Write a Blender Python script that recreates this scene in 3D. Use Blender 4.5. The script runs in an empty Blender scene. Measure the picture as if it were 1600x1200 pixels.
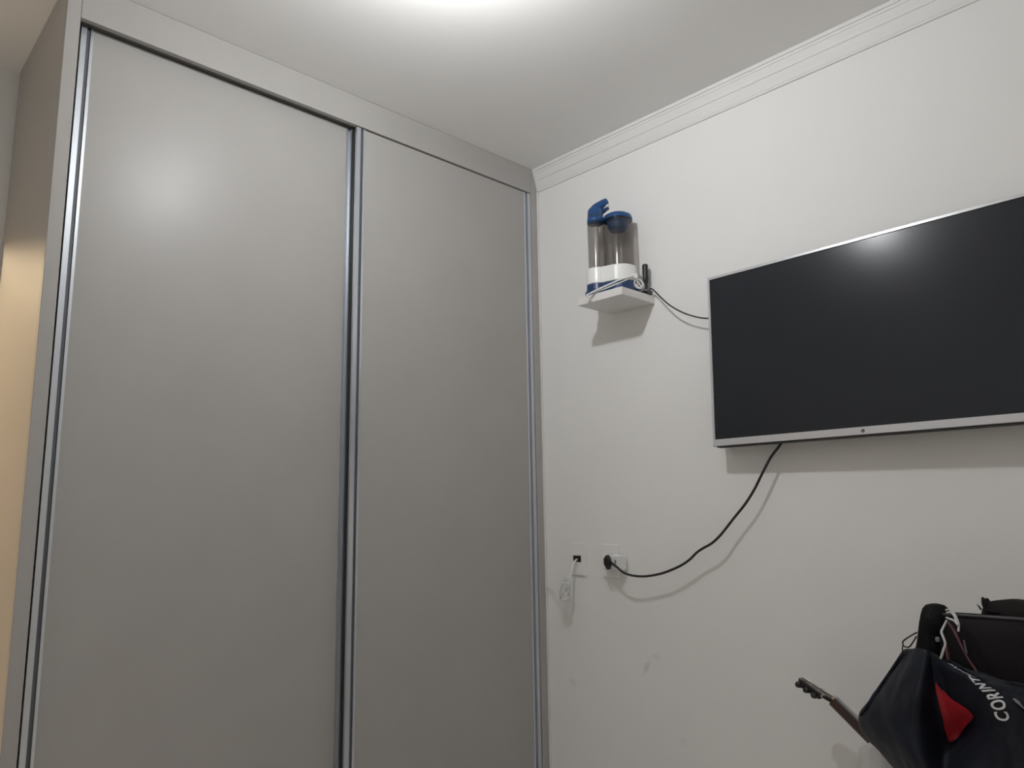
import bpy, bmesh, math, random
from mathutils import Vector, Matrix, noise
from mathutils.bvhtree import BVHTree

random.seed(7)
SC = bpy.context.scene
COL = SC.collection

# ---------------------------------------------------------------- camera
CAM = Vector((2.063, -2.15, 1.197))
FPX = 1161.3
YAW, PIT, ROL = 0.76429642, 0.16323318, -0.01655939
CD = Vector((-math.cos(YAW) * math.cos(PIT), math.sin(YAW) * math.cos(PIT), math.sin(PIT)))
_r = CD.cross(Vector((0, 0, 1))).normalized()
_u = _r.cross(CD)
CR = _r * math.cos(ROL) + _u * math.sin(ROL)
CU = -_r * math.sin(ROL) + _u * math.cos(ROL)
cam_data = bpy.data.cameras.new('camera')
cam_data.sensor_width = 36
cam_data.lens = FPX / 1600 * 36
cam_data.clip_start = 0.02
cam = bpy.data.objects.new('camera', cam_data)
COL.objects.link(cam)
cam.matrix_world = Matrix(((CR.x, CU.x, -CD.x, CAM.x), (CR.y, CU.y, -CD.y, CAM.y), (CR.z, CU.z, -CD.z, CAM.z), (0, 0, 0, 1)))
SC.camera = cam

# ---------------------------------------------------------------- light and exposure
LAMP = Vector((0.89, -1.19, 2.478))          # bulb below the ceiling
BULB_STRENGTH = 700.0
BULB_COLOR = (0.965, 0.985, 1.0)
HALL_LAMP = Vector((-1.70, -2.85, 2.43))
HALL_STRENGTH = 215.0
world = bpy.data.worlds.new('world')
SC.world = world
world.use_nodes = True
world.node_tree.nodes['Background'].inputs[0].default_value = (0, 0, 0, 1)
SC.view_settings.view_transform = 'Standard'
SC.view_settings.look = 'None'
SC.view_settings.gamma = 1
SC.view_settings.use_curve_mapping = False
SC.view_settings.exposure = -0.80
SC.cycles.use_denoising = True
SC.cycles.transparent_max_bounces = 32
SC.cycles.diffuse_bounces = 6
SC.cycles.sample_clamp_indirect = 6.0


# ---------------------------------------------------------------- picture measurements -> world points
def ray(x, y):
    return CD * FPX + CR * (x - 800) - CU * (y - 600)


def at(x, y, Y):
    v = ray(x, y)
    return CAM + v * ((Y - CAM.y) / v.y)


def atX(x, y, X):
    v = ray(x, y)
    return CAM + v * ((X - CAM.x) / v.x)


def atZ(x, y, Z):
    v = ray(x, y)
    return CAM + v * ((Z - CAM.z) / v.z)


# ---------------------------------------------------------------- materials
def mat(name, col, rough=0.5, metal=0.0, spec=0.5, var=0.0, vscale=8.0, bump=0.0, bscale=200.0, emit=None, sheen=0.0):
    m = bpy.data.materials.new(name)
    m.use_nodes = True
    nt = m.node_tree
    b = nt.nodes['Principled BSDF']
    b.inputs['Base Color'].default_value = (*col, 1)
    b.inputs['Roughness'].default_value = rough
    b.inputs['Metallic'].default_value = metal
    b.inputs['Specular IOR Level'].default_value = spec
    if sheen:
        b.inputs['Sheen Weight'].default_value = sheen
        b.inputs['Sheen Roughness'].default_value = 0.5
    tc = nt.nodes.new('ShaderNodeTexCoord')
    if var:
        n = nt.nodes.new('ShaderNodeTexNoise')
        n.inputs['Scale'].default_value = vscale
        n.inputs['Detail'].default_value = 4
        nt.links.new(tc.outputs['Object'], n.inputs['Vector'])
        r = nt.nodes.new('ShaderNodeValToRGB')
        r.color_ramp.elements[0].position = 0.3
        r.color_ramp.elements[1].position = 0.7
        r.color_ramp.elements[0].color = (*[c * (1 - var) for c in col], 1)
        r.color_ramp.elements[1].color = (*[min(1, c * (1 + var)) for c in col], 1)
        nt.links.new(n.outputs['Fac'], r.inputs['Fac'])
        nt.links.new(r.outputs['Color'], b.inputs['Base Color'])
    if bump:
        n2 = nt.nodes.new('ShaderNodeTexNoise')
        n2.inputs['Scale'].default_value = bscale
        n2.inputs['Detail'].default_value = 3
        nt.links.new(tc.outputs['Object'], n2.inputs['Vector'])
        bp = nt.nodes.new('ShaderNodeBump')
        bp.inputs['Strength'].default_value = bump
        bp.inputs['Distance'].default_value = 0.002
        nt.links.new(n2.outputs['Fac'], bp.inputs['Height'])
        nt.links.new(bp.outputs['Normal'], b.inputs['Normal'])
    if emit:
        b.inputs['Emission Color'].default_value = (*emit[0], 1)
        b.inputs['Emission Strength'].default_value = emit[1]
    return m


def wall_mat():
    """off-white wall paint with a few small scuffs at their real places"""
    m = mat('wall_paint', (0.855, 0.85, 0.837), 0.75, spec=0.25, var=0.012, vscale=2.2, bump=0.12, bscale=90)
    nt = m.node_tree
    b = nt.nodes['Principled BSDF']
    src = b.inputs['Base Color'].links[0].from_socket
    geo = nt.nodes.new('ShaderNodeNewGeometry')
    n = nt.nodes.new('ShaderNodeTexNoise')
    n.inputs['Scale'].default_value = 28
    nt.links.new(geo.outputs['Position'], n.inputs['Vector'])
    sub = nt.nodes.new('ShaderNodeVectorMath')
    sub.operation = 'SUBTRACT'
    sub.inputs[1].default_value = (0.5, 0.5, 0.5)
    nt.links.new(n.outputs['Color'], sub.inputs[0])
    sc = nt.nodes.new('ShaderNodeVectorMath')
    sc.operation = 'SCALE'
    sc.inputs['Scale'].default_value = 0.045
    nt.links.new(sub.outputs[0], sc.inputs[0])
    add = nt.nodes.new('ShaderNodeVectorMath')
    nt.links.new(geo.outputs['Position'], add.inputs[0])
    nt.links.new(sc.outputs[0], add.inputs[1])
    cur = src
    for (px, py, rx, rz, rot, amt, tint) in ((1010, 1043, 0.010, 0.032, -0.45, 0.30, (0.42, 0.42, 0.41)), (1024, 1027, 0.022, 0.010, 0.2, 0.16, (0.45, 0.45, 0.44)),
                                             (896, 1066, 0.016, 0.018, 0, 0.20, (0.48, 0.47, 0.36)), (1068, 1160, 0.016, 0.014, 0.3, 0.10, (0.45, 0.45, 0.44))):
        c = at(px, py, 0)
        mp = nt.nodes.new('ShaderNodeMapping')
        mp.vector_type = 'TEXTURE'
        mp.inputs['Location'].default_value = c
        mp.inputs['Rotation'].default_value = (0, rot * -1, 0)
        mp.inputs['Scale'].default_value = (rx, 0.05, rz)
        nt.links.new(add.outputs[0], mp.inputs['Vector'])
        ln = nt.nodes.new('ShaderNodeVectorMath')
        ln.operation = 'LENGTH'
        nt.links.new(mp.outputs[0], ln.inputs[0])
        mr = nt.nodes.new('ShaderNodeMapRange')
        mr.inputs['From Min'].default_value = 0.3
        mr.inputs['From Max'].default_value = 1.25
        mr.inputs['To Min'].default_value = amt
        mr.inputs['To Max'].default_value = 0
        nt.links.new(ln.outputs['Value'], mr.inputs['Value'])
        mx = nt.nodes.new('ShaderNodeMix')
        mx.data_type = 'RGBA'
        nt.links.new(mr.outputs[0], mx.inputs['Factor'])
        nt.links.new(cur, mx.inputs['A'])
        mx.inputs['B'].default_value = (*tint, 1)
        cur = mx.outputs['Result']
    nt.links.new(cur, b.inputs['Base Color'])
    return m


def smoky(name, tint, refl=1.0):
    m = bpy.data.materials.new(name)
    m.use_nodes = True
    nt = m.node_tree
    nt.nodes.remove(nt.nodes['Principled BSDF'])
    out = nt.nodes['Material Output']
    tr = nt.nodes.new('ShaderNodeBsdfTransparent')
    tr.inputs[0].default_value = (*tint, 1)
    gl = nt.nodes.new('ShaderNodeBsdfGlossy')
    gl.inputs['Roughness'].default_value = 0.12
    lw = nt.nodes.new('ShaderNodeLayerWeight')
    pw = nt.nodes.new('ShaderNodeMath')
    pw.operation = 'POWER'
    pw.inputs[1].default_value = 3.5
    ma = nt.nodes.new('ShaderNodeMath')
    ma.operation = 'MULTIPLY_ADD'
    ma.inputs[1].default_value = 0.35
    ma.inputs[2].default_value = 0.035
    nt.links.new(lw.outputs['Facing'], pw.inputs[0])
    nt.links.new(pw.outputs[0], ma.inputs[0])
    mx = nt.nodes.new('ShaderNodeMixShader')
    nt.links.new(ma.outputs[0], mx.inputs[0])
    nt.links.new(tr.outputs[0], mx.inputs[1])
    nt.links.new(gl.outputs[0], mx.inputs[2])
    nt.links.new(mx.outputs[0], out.inputs['Surface'])
    return m


M = dict(
    wall=wall_mat(),
    ceil=mat('ceiling_paint', (0.87, 0.865, 0.855), 0.8, spec=0.2, var=0.01, vscale=2, bump=0.08, bscale=120),
    mould=mat('moulding_plaster', (0.80, 0.795, 0.785), 0.55, spec=0.35, var=0.01, vscale=5),
    floor=mat('floor_tile', (0.78, 0.755, 0.735), 0.4, var=0.06, vscale=3),
    hallwall=mat('hall_paint', (0.30, 0.25, 0.20), 0.8),
    mdf=mat('greige_laminate', (0.385, 0.372, 0.355), 0.36, spec=0.25, var=0.02, vscale=5, bump=0.05, bscale=300),
    carc=mat('carcass_board', (0.16, 0.15, 0.14), 0.6),
    alu=mat('brushed_aluminium', (0.62, 0.65, 0.69), 0.34, metal=0.75, bump=0.03, bscale=400),
    groove=mat('groove_shade_grey', (0.085, 0.09, 0.10), 0.5),  # dark grey standing in for the shade inside the door grooves
    track=mat('track_metal', (0.13, 0.125, 0.12), 0.5, metal=0.5),
    filler=mat('white_filler', (0.70, 0.69, 0.68), 0.6),
    screen=mat('lcd_glass', (0.0200, 0.0225, 0.0270), 0.21, spec=0.24),
    silver=mat('silver_plastic', (0.60, 0.60, 0.62), 0.32, metal=0.35),
    blackpl=mat('black_plastic', (0.013, 0.013, 0.014), 0.4),
    darkpl=mat('dark_plastic_or_shade', (0.025, 0.025, 0.026), 0.5, spec=0.3),
    whitepl=mat('white_plastic', (0.84, 0.84, 0.83), 0.3, var=0.01, vscale=20),
    plate=mat('plate_plastic', (0.86, 0.85, 0.835), 0.35),
    shelf=mat('shelf_laminate', (0.76, 0.745, 0.73), 0.45, var=0.015, vscale=12),
    blue=mat('blue_plastic', (0.012, 0.065, 0.20), 0.28, var=0.03, vscale=30),
    blue2=mat('dark_blue_plastic', (0.012, 0.036, 0.11), 0.35, var=0.03, vscale=30),
    tank=smoky('smoky_tank', (0.81, 0.795, 0.785)),
    cordw=mat('white_cord', (0.78, 0.78, 0.77), 0.45),
    navy=mat('navy_nylon', (0.0062, 0.0080, 0.0145), 0.55, spec=0.22, var=0.3, vscale=14, bump=0.25, bscale=160),
    black=mat('black_fabric', (0.0048, 0.0046, 0.0056), 0.75, spec=0.2, var=0.2, vscale=20, bump=0.3, bscale=500),
    maroonb=mat('black_maroon_fabric', (0.0062, 0.0045, 0.0060), 0.7, spec=0.2, var=0.25, vscale=14, bump=0.3, bscale=400),
    capm=mat('dark_cap_fabric', (0.0125, 0.0105, 0.0105), 0.85, spec=0.15, var=0.25, vscale=25, bump=0.3, bscale=400),
    red=mat('red_nylon', (0.33, 0.013, 0.021), 0.5, spec=0.3, var=0.12, vscale=30),
    print=mat('white_print', (0.62, 0.62, 0.63), 0.6),
    pink=mat('dusty_pink_webbing', (0.15, 0.055, 0.075), 0.75, var=0.15, vscale=60),
    greystrap=mat('grey_webbing', (0.16, 0.16, 0.17), 0.6),
    piping=mat('grey_piping', (0.045, 0.042, 0.045), 0.5),
    wood=mat('mahogany', (0.055, 0.017, 0.010), 0.35, var=0.35, vscale=18),
    headst=mat('dark_headstock', (0.016, 0.010, 0.009), 0.3, var=0.2, vscale=30),
    binding=mat('cream_binding', (0.42, 0.36, 0.27), 0.4),
    spruce=mat('spruce_top', (0.42, 0.25, 0.11), 0.35, var=0.1, vscale=30),
    chrome=mat('chrome', (0.62, 0.62, 0.63), 0.15, metal=1.0),
    socketdark=mat('socket_hole', (0.006, 0.006, 0.006), 0.6),
    chairpl=mat('white_chair_plastic', (0.60, 0.595, 0.58), 0.4, var=0.02, vscale=9),
    bulb=mat('bulb_glow', (0.9, 0.9, 0.9), 0.5, emit=(BULB_COLOR, BULB_STRENGTH)),
    hallbulb=mat('hall_glow', (0.9, 0.8, 0.6), 0.5, emit=((1.0, 0.79, 0.51), HALL_STRENGTH)),
)


def bulb_gradient():
    """bulb glow shaped by height: extra strong top added to brighten the ceiling"""
    nt = M['bulb'].node_tree
    b = nt.nodes['Principled BSDF']
    tc = nt.nodes.new('ShaderNodeTexCoord')
    sx = nt.nodes.new('ShaderNodeSeparateXYZ')
    cv = nt.nodes.new('ShaderNodeFloatCurve')
    c = cv.mapping.curves[0]
    c.points[0].location = (0.0, 0.40)
    c.points[1].location = (1.0, 1.0)
    c.points.new(0.28, 0.34)
    c.points.new(0.5, 0.16)
    cv.mapping.update()
    mu = nt.nodes.new('ShaderNodeMath')
    mu.operation = 'MULTIPLY'
    mu.inputs[1].default_value = 6.5 * BULB_STRENGTH
    nt.links.new(tc.outputs['Generated'], sx.inputs[0])
    nt.links.new(sx.outputs['Z'], cv.inputs['Value'])
    nt.links.new(cv.outputs[0], mu.inputs[0])
    nt.links.new(mu.outputs[0], b.inputs['Emission Strength'])


bulb_gradient()

# ---------------------------------------------------------------- mesh helpers
def obj(name, bm, m, parent=None, smooth=False, bevel=0.0, seg=2, sub=0, solid=0.0):
    me = bpy.data.meshes.new(name)
    bmesh.ops.recalc_face_normals(bm, faces=bm.faces)
    bm.to_mesh(me)
    bm.free()
    for mm in (m if isinstance(m, (list, tuple)) else [m]):
        me.materials.append(mm)
    o = bpy.data.objects.new(name, me)
    COL.objects.link(o)
    if parent:
        o.parent = parent
    if smooth:
        for p in me.polygons:
            p.use_smooth = True
    if solid:
        md = o.modifiers.new('solid', 'SOLIDIFY')
        md.thickness = solid
        md.offset = -1
    if bevel:
        md = o.modifiers.new('bevel', 'BEVEL')
        md.width = bevel
        md.segments = seg
        md.limit_method = 'ANGLE'
        md.angle_limit = math.radians(35)
        md.harden_normals = False
    if sub:
        md = o.modifiers.new('sub', 'SUBSURF')
        md.levels = md.render_levels = sub
    return o


def tag(o, label, cat, group=None):
    o['label'] = label
    o['category'] = cat
    if group:
        o['group'] = group
    return o


def thing(name, label, cat, loc=(0, 0, 0), group=None):
    """an Empty at the thing's base; parts are given in world coordinates and re-based by part()"""
    o = bpy.data.objects.new(name, None)
    COL.objects.link(o)
    o.location = loc
    o.empty_display_size = 0.05
    return tag(o, label, cat, group)


def part(name, bm, m, t, **k):
    """mesh given in world coordinates becomes a child of t (t is unrotated)"""
    off = Vector((0, 0, 0))
    p = t
    while p:
        off += Vector(p.location)
        p = p.parent
    bmesh.ops.translate(bm, verts=bm.verts, vec=-off)
    return obj(name, bm, m, t, **k)


def struct(name, bm, m, **k):
    o = obj(name, bm, m, **k)
    o['kind'] = 'structure'
    return o


def box(x0, x1, y0, y1, z0, z1, bm=None):
    bm = bm or bmesh.new()
    v = [bm.verts.new((x, y, z)) for z in (z0, z1) for y in (y0, y1) for x in (x0, x1)]
    for f in ((0, 2, 3, 1), (4, 5, 7, 6), (0, 1, 5, 4), (2, 6, 7, 3), (0, 4, 6, 2), (1, 3, 7, 5)):
        bm.faces.new([v[i] for i in f])
    return bm


def prism(poly, axis, a, b, bm=None):
    """extrude a 2D polygon along axis from a to b; poly coords are the two other axes in order"""
    bm = bm or bmesh.new()

    def P(p, t):
        return {'x': (t, p[0], p[1]), 'y': (p[0], t, p[1]), 'z': (p[0], p[1], t)}[axis]
    A = [bm.verts.new(P(p, a)) for p in poly]
    B = [bm.verts.new(P(p, b)) for p in poly]
    n = len(poly)
    bm.faces.new(A)
    bm.faces.new(B[::-1])
    for i in range(n):
        bm.faces.new((A[i], A[(i + 1) % n], B[(i + 1) % n], B[i]))
    return bm


def catmull(pts, n=8):
    pts = [Vector(p) for p in pts]
    if len(pts) < 3:
        return pts
    P = [pts[0] * 2 - pts[1]] + pts + [pts[-1] * 2 - pts[-2]]
    out = []
    for i in range(1, len(P) - 2):
        for k in range(n):
            out.append(cr(P[i - 1], P[i], P[i + 1], P[i + 2], k / n))
    out.append(pts[-1])
    return out


def cr(a, b, c, d, t):
    return 0.5 * ((2 * b) + (c - a) * t + (2 * a - 5 * b + 4 * c - d) * t * t + (3 * b - a - 3 * c + d) * t ** 3)


def tube(pts, r, seg=8, bm=None, flat=1.0, smooth_n=0):
    """tube along points; r number or per-point list"""
    bm = bm or bmesh.new()
    if smooth_n:
        pts = catmull(pts, smooth_n)
    pts = [Vector(p) for p in pts]
    n = len(pts)
    rr = r if isinstance(r, (list, tuple)) else [r] * n
    if len(rr) != n:
        rr = [rr[min(len(rr) - 1, int(i * len(rr) / n))] for i in range(n)]
    up = None
    rings = []
    for i, p in enumerate(pts):
        t = (pts[min(i + 1, n - 1)] - pts[max(i - 1, 0)]).normalized()
        if up is None:
            up = Vector((0, 0, 1)) if abs(t.z) < 0.9 else Vector((1, 0, 0))
        s = t.cross(up).normalized()
        up = s.cross(t).normalized()
        rings.append([bm.verts.new(p + (s * math.cos(2 * math.pi * k / seg) + up * math.sin(2 * math.pi * k / seg) * flat) * rr[i]) for k in range(seg)])
    for a, b in zip(rings, rings[1:]):
        for k in range(seg):
            bm.faces.new((a[k], a[(k + 1) % seg], b[(k + 1) % seg], b[k]))
    bm.faces.new(rings[0][::-1])
    bm.faces.new(rings[-1])
    return bm


def lathe(prof, c, seg=32, bm=None, cap=True):
    """revolve (r,z) profile about the vertical through c"""
    bm = bm or bmesh.new()
    rings = []
    for r, z in prof:
        if r < 1e-6:
            rings.append([bm.verts.new((c[0], c[1], c[2] + z))])
        else:
            rings.append([bm.verts.new((c[0] + r * math.cos(2 * math.pi * k / seg), c[1] + r * math.sin(2 * math.pi * k / seg), c[2] + z)) for k in range(seg)])
    for a, b in zip(rings, rings[1:]):
        for k in range(seg):
            q = [a[k % len(a)], a[(k + 1) % len(a)], b[(k + 1) % len(b)], b[k % len(b)]]
            q2 = []
            for v in q:
                if v not in q2:
                    q2.append(v)
            if len(q2) >= 3:
                bm.faces.new(q2)
    if cap:
        for ring in (rings[0], rings[-1]):
            if len(ring) > 2:
                try:
                    bm.faces.new(ring)
                except ValueError:
                    pass
    return bm


def patch(grid, nu=6, nv=6, fold=0.0, fs=14.0, seed=0.0, bm=None):
    """smooth surface through a control grid of points"""
    bm = bm or bmesh.new()
    cols = [catmull(row, nu) for row in grid]
    m = len(cols[0])
    fine = [catmull([cols[r][j] for r in range(len(cols))], nv) for j in range(m)]
    R = len(fine[0])
    P = [[fine[j][i].copy() for j in range(m)] for i in range(R)]
    if fold:
        Q = [[p.copy() for p in row] for row in P]
        for i in range(R):
            for j in range(m):
                du = P[i][min(j + 1, m - 1)] - P[i][max(j - 1, 0)]
                dv = P[min(i + 1, R - 1)][j] - P[max(i - 1, 0)][j]
                nn = du.cross(dv)
                if nn.length > 1e-9:
                    nn.normalize()
                p = P[i][j]
                h = noise.noise(Vector((p.x * fs + seed, p.y * fs, p.z * fs * 0.6))) + 0.5 * noise.noise(Vector((p.x * fs * 2.3, p.y * fs * 2.3 + seed, p.z * fs * 1.7)))
                Q[i][j] = p + nn * h * fold
        P = Q
    V = [[bm.verts.new(p) for p in row] for row in P]
    for i in range(R - 1):
        for j in range(m - 1):
            bm.faces.new((V[i][j], V[i][j + 1], V[i + 1][j + 1], V[i + 1][j]))
    return bm


def blob(c, ax, ay, az, pw=2.6, nu=28, nv=16, fold=0.0, fs=14.0, seed=0.0, bm=None, basis=None):
    """super-ellipsoid, pw>2 boxier, with optional noise folds"""
    bm = bm or bmesh.new()
    c = Vector(c)
    B = basis or Matrix.Identity(3)

    def sp(v, e):
        return math.copysign(abs(v) ** e, v)
    e = 2 / pw
    rings = []
    for i in range(nv + 1):
        ph = -math.pi / 2 + math.pi * i / nv
        ring = []
        for k in range(nu if 0 < i < nv else 1):
            th = 2 * math.pi * k / nu
            p = Vector((ax * sp(math.cos(ph), e) * sp(math.cos(th), e), ay * sp(math.cos(ph), e) * sp(math.sin(th), e), az * sp(math.sin(ph), e)))
            w = c + B @ p
            if fold:
                h = noise.noise(w * fs + Vector((seed, seed * 0.7, 0)))
                w = c + B @ (p * (1 + h * fold / max(0.02, p.length)))
            ring.append(bm.verts.new(w))
        rings.append(ring)
    for a, b in zip(rings, rings[1:]):
        for k in range(nu):
            q = []
            for v in (a[k % len(a)], a[(k + 1) % len(a)], b[(k + 1) % len(b)], b[k % len(b)]):
                if v not in q:
                    q.append(v)
            if len(q) >= 3:
                bm.faces.new(q)
    return bm


def frame_box(c, A, B, Cc, a0, a1, b0, b1, c0, c1, bm=None):
    """box in an arbitrary orthogonal frame"""
    bm = bm or bmesh.new()
    v = [bm.verts.new(Vector(c) + A * a + B * b + Cc * q) for q in (c0, c1) for b in (b0, b1) for a in (a0, a1)]
    for f in ((0, 2, 3, 1), (4, 5, 7, 6), (0, 1, 5, 4), (2, 6, 7, 3), (0, 4, 6, 2), (1, 3, 7, 5)):
        bm.faces.new([v[i] for i in f])
    return bm


# ================================================================ THE SETTING
H = 2.6
XL, XR, YN = -0.62, 2.62, -2.6
HX, HY0, HY1 = -3.0, -4.0, -0.6               # hallway behind the left wall
DY0, DY1, DZ = -2.56, -1.80, 2.06             # doorway in the left wall, beside the wardrobe
struct('floor', box(HX - .12, XR + .12, HY0 - .1, 0.12, -0.1, 0), M['floor'])
struct('ceiling', box(HX - .12, XR + .12, HY0 - .1, 0.12, H, H + 0.1), M['ceil'])
struct('wall_right', box(XL - .12, XR + .12, 0, 0.12, 0, H), M['wall'])
bmn = box(XL - .12, XL, HY0, DY0, 0, H)
box(XL - .12, XL, DY1, 0, 0, H, bmn)
box(XL - .12, XL, DY0, DY1, DZ, H, bmn)
struct('wall_left', bmn, M['wall'])
struct('wall_back', box(XR, XR + .12, YN - .12, 0, 0, H), M['wall'])
struct('wall_front', box(XL, XR, YN - .12, YN, 0, H), M['wall'])
bmn = box(HX - .1, HX, HY0, HY1, 0, H)
box(HX, XL - .12, HY0 - .1, HY0, 0, H, bmn)
box(HX, XL - .12, HY1, HY1 + .1, 0, H, bmn)
struct('wall_hall', bmn, M['hallwall'])
# crown moulding: profile (out from wall, z)
MP = [(0, 2.506), (0.007, 2.506), (0.008, 2.5125), (0.0095, 2.5135), (0.013, 2.530), (0.0185, 2.5465), (0.0165, 2.5485), (0.0165, 2.5500), (0.0200, 2.5515),
      (0.0225, 2.562), (0.0285, 2.5770), (0.0270, 2.5785), (0.0300, 2.5800), (0.0315, 2.5870), (0.0300, 2.5880), (0.0345, 2.5890), (0.0355, 2.6), (0, 2.6)]
struct('trim_1', prism([(-a, b) for a, b in MP], 'x', 0.0, XR), M['mould'])
# white filler bead between wardrobe and wall
struct('trim_2', prism([(-0.012, 0), (0.004, 0), (0.004, -0.008), (0.001, -0.0105), (-0.012, -0.0105)], 'z', 0.0, 2.506), M['filler'])

# ================================================================ WARDROBE
YL = -1.763
ward = thing('wardrobe', 'floor to ceiling greige built-in wardrobe with two sliding doors edged in aluminium', 'wardrobe', (-0.3, -0.88, 0))
part('side_panel', box(-0.6, -0.018, YL, YL + 0.018, 0.0, H - .001), M['mdf'], ward, bevel=0.001, seg=1)
part('stile', box(-0.018, 0, YL, YL + 0.033, 0.0, H - .001), M['mdf'], ward, bevel=0.0012, seg=1)
part('stile', box(-0.018, 0, -0.043, -0.011, 0.0, H - .001), M['mdf'], ward, bevel=0.0012, seg=1)
part('fascia', box(-0.018, 0, YL + 0.0336, -0.0436, 2.493, H - .001), M['mdf'], ward, bevel=0.0012, seg=1)
part('side_panel', box(-0.6, -0.02, -0.035, -0.012, 0.0, H - .001), M['carc'], ward)
part('back_panel', box(-0.6, -0.585, YL + 0.02, -0.04, 0.02, H - .002), M['carc'], ward)
part('top_panel', box(-0.58, -0.02, YL + 0.02, -0.04, H - .02, H - .002), M['carc'], ward)
part('plinth', box(-0.06, -0.004, YL + 0.034, -0.044, 0.0, 0.07), M['mdf'], ward)
trk = box(-0.11, -0.0185, YL + 0.034, -0.044, 2.5000, 2.510)
box(-0.080, -0.075, YL + 0.034, -0.044, 2.475, 2.500, trk)
part('top_track', trk, M['track'], ward)


def alu_prof(y, sgn, xf, z0, z1, w):
    """handle profile at a door edge: flange, groove, lip; y = door edge, sgn = inward direction"""
    p = [(0, -0.022), (0, 0.004), (0.0135, 0.004), (0.0135, -0.009), (0.0235, -0.009), (0.0235, 0.002), (0.0305, 0.002), (0.0305, -0.022)]
    return prism([(xf + b, y + sgn * a * w) for a, b in p], 'z', z0, z1)


def door(label, y0, y1, xf, z0, z1, lean, w):
    """lean = sideways shift of the door's foot (the doors hang slightly out of plumb)"""
    bm = box(xf - 0.018, xf, y0 + 0.03 * w, y1 - 0.03 * w, z0, z1)

    def shear(b):
        for v in b.verts:
            v.co.y += lean * (1 - (v.co.z - z0) / (z1 - z0))
        return b
    d = part('sliding_door', shear(bm), M['mdf'], ward)
    d['label'] = label
    part('edge_profile', shear(alu_prof(y0, 1, xf, z0, z1 + 0.001, w)), M['alu'], d)
    part('groove_shade', shear(box(xf - 0.010, xf - 0.0015, y0 + 0.0137 * w, y0 + 0.0234 * w - (0.003 if w > 1 else 0), z0, z1)), M['groove'], d)  # dark strip set in the groove to paint its shade
    part('gap_shade', shear(box(xf - 0.021, xf - 0.006, y0 - 0.0012, y0 - 0.0002, z0, z1)), M['darkpl'], d)  # thin dark strip painting the shadow in the gap beside the door edge
    part('edge_profile', shear(alu_prof(y1, -1, xf, z0, z1 + 0.001, w)), M['alu'], d)


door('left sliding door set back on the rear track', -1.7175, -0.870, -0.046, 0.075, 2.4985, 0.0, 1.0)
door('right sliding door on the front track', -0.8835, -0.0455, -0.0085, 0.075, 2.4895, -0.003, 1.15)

# ================================================================ CEILING BULB
lamp = thing('ceiling_lamp', 'lit white light bulb hanging from a round ceiling socket', 'lamp', (LAMP.x, LAMP.y, H))
part('socket_base', lathe([(0, 0), (0.05, 0), (0.05, -0.012), (0.03, -0.02), (0.022, -0.055), (0, -0.055)], (LAMP.x, LAMP.y, H), 24), M['whitepl'], lamp, smooth=False)
part('bulb', lathe([(0, -0.024), (0.009, -0.0225), (0.016, -0.017), (0.0212, -0.007), (0.0218, 0.003), (0.0205, 0.013), (0.0140, 0.022), (0.0125, 0.030), (0.0125, 0.044), (0, 0.046)], tuple(LAMP), 20), M['bulb'], lamp, smooth=True)
part('bulb_neck', lathe([(0, 0.046), (0.016, 0.0465), (0.02, 0.062), (0, 0.062)], tuple(LAMP), 20), M['whitepl'], lamp, smooth=False)
hl = thing('hall_lamp', 'warm globe light in the hallway beyond the doorway', 'lamp', (HALL_LAMP.x, HALL_LAMP.y, H))
part('socket_base', lathe([(0, 0), (0.05, 0), (0.05, -0.012), (0.02, -0.02), (0.02, -0.15), (0, -0.15)], (HALL_LAMP.x, HALL_LAMP.y, H), 20), M['whitepl'], hl)
part('bulb', blob(HALL_LAMP, 0.155, 0.155, 0.155, 2, 18, 12), M['hallbulb'], hl, smooth=True)

# ================================================================ TELEVISION (leans back a little on its mount)
TVZ0, TVZ1, TVX0, TVX1 = 1.372, 1.924, 0.813, 1.744
YB, YT = -0.084, -0.060
tvn = Vector((0, -(TVZ1 - TVZ0), -(YT - YB) * -1)).normalized()   # front normal
tvx = Vector((math.cos(0.02), -math.sin(0.02), 0))
tvu = Vector((0, YT - YB, TVZ1 - TVZ0)).normalized()
tvu = (tvu - tvx * tvu.dot(tvx)).normalized()
tvn = tvx.cross(tvu).normalized()
if tvn.y > 0:
    tvn = -tvn
TVO = Vector((TVX0, YB, TVZ0))
TW, TH = TVX1 - TVX0, (TVZ1 - TVZ0) / tvu.z
tv = thing('television', 'flat black television with thin silver frame mounted on the wall', 'television', ((TVX0 + TVX1) / 2, -0.05, TVZ0))


def tvbox(x0, x1, u0, u1, d0, d1, bm=None):
    return frame_box(TVO, tvx, tvu, -tvn, x0, x1, u0, u1, d0, d1, bm)


BW, BB = 0.0085, 0.021
bm = bmesh.new()


def ring_frame():
    """one-piece frame: outer rim, front face with slim top and sides and a deeper chin"""
    o = [(0, 0), (TW, 0), (TW, TH), (0, TH)]
    i = [(BW, BB), (TW - BW, BB), (TW - BW, TH - BW), (BW, TH - BW)]
    lay = []
    for poly, d in ((o, 0.030), (o, 0.001), ([(0.0012, 0.0012), (TW - .0012, 0.0012), (TW - .0012, TH - .0012), (0.0012, TH - .0012)], 0.0), (i, 0.0), (i, 0.006)):
        lay.append([bm.verts.new(TVO + tvx * a + tvu * b - tvn * d) for a, b in poly])
    for A, B in zip(lay, lay[1:]):
        for k in range(4):
            bm.faces.new((A[k], A[(k + 1) % 4], B[(k + 1) % 4], B[k]))


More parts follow.
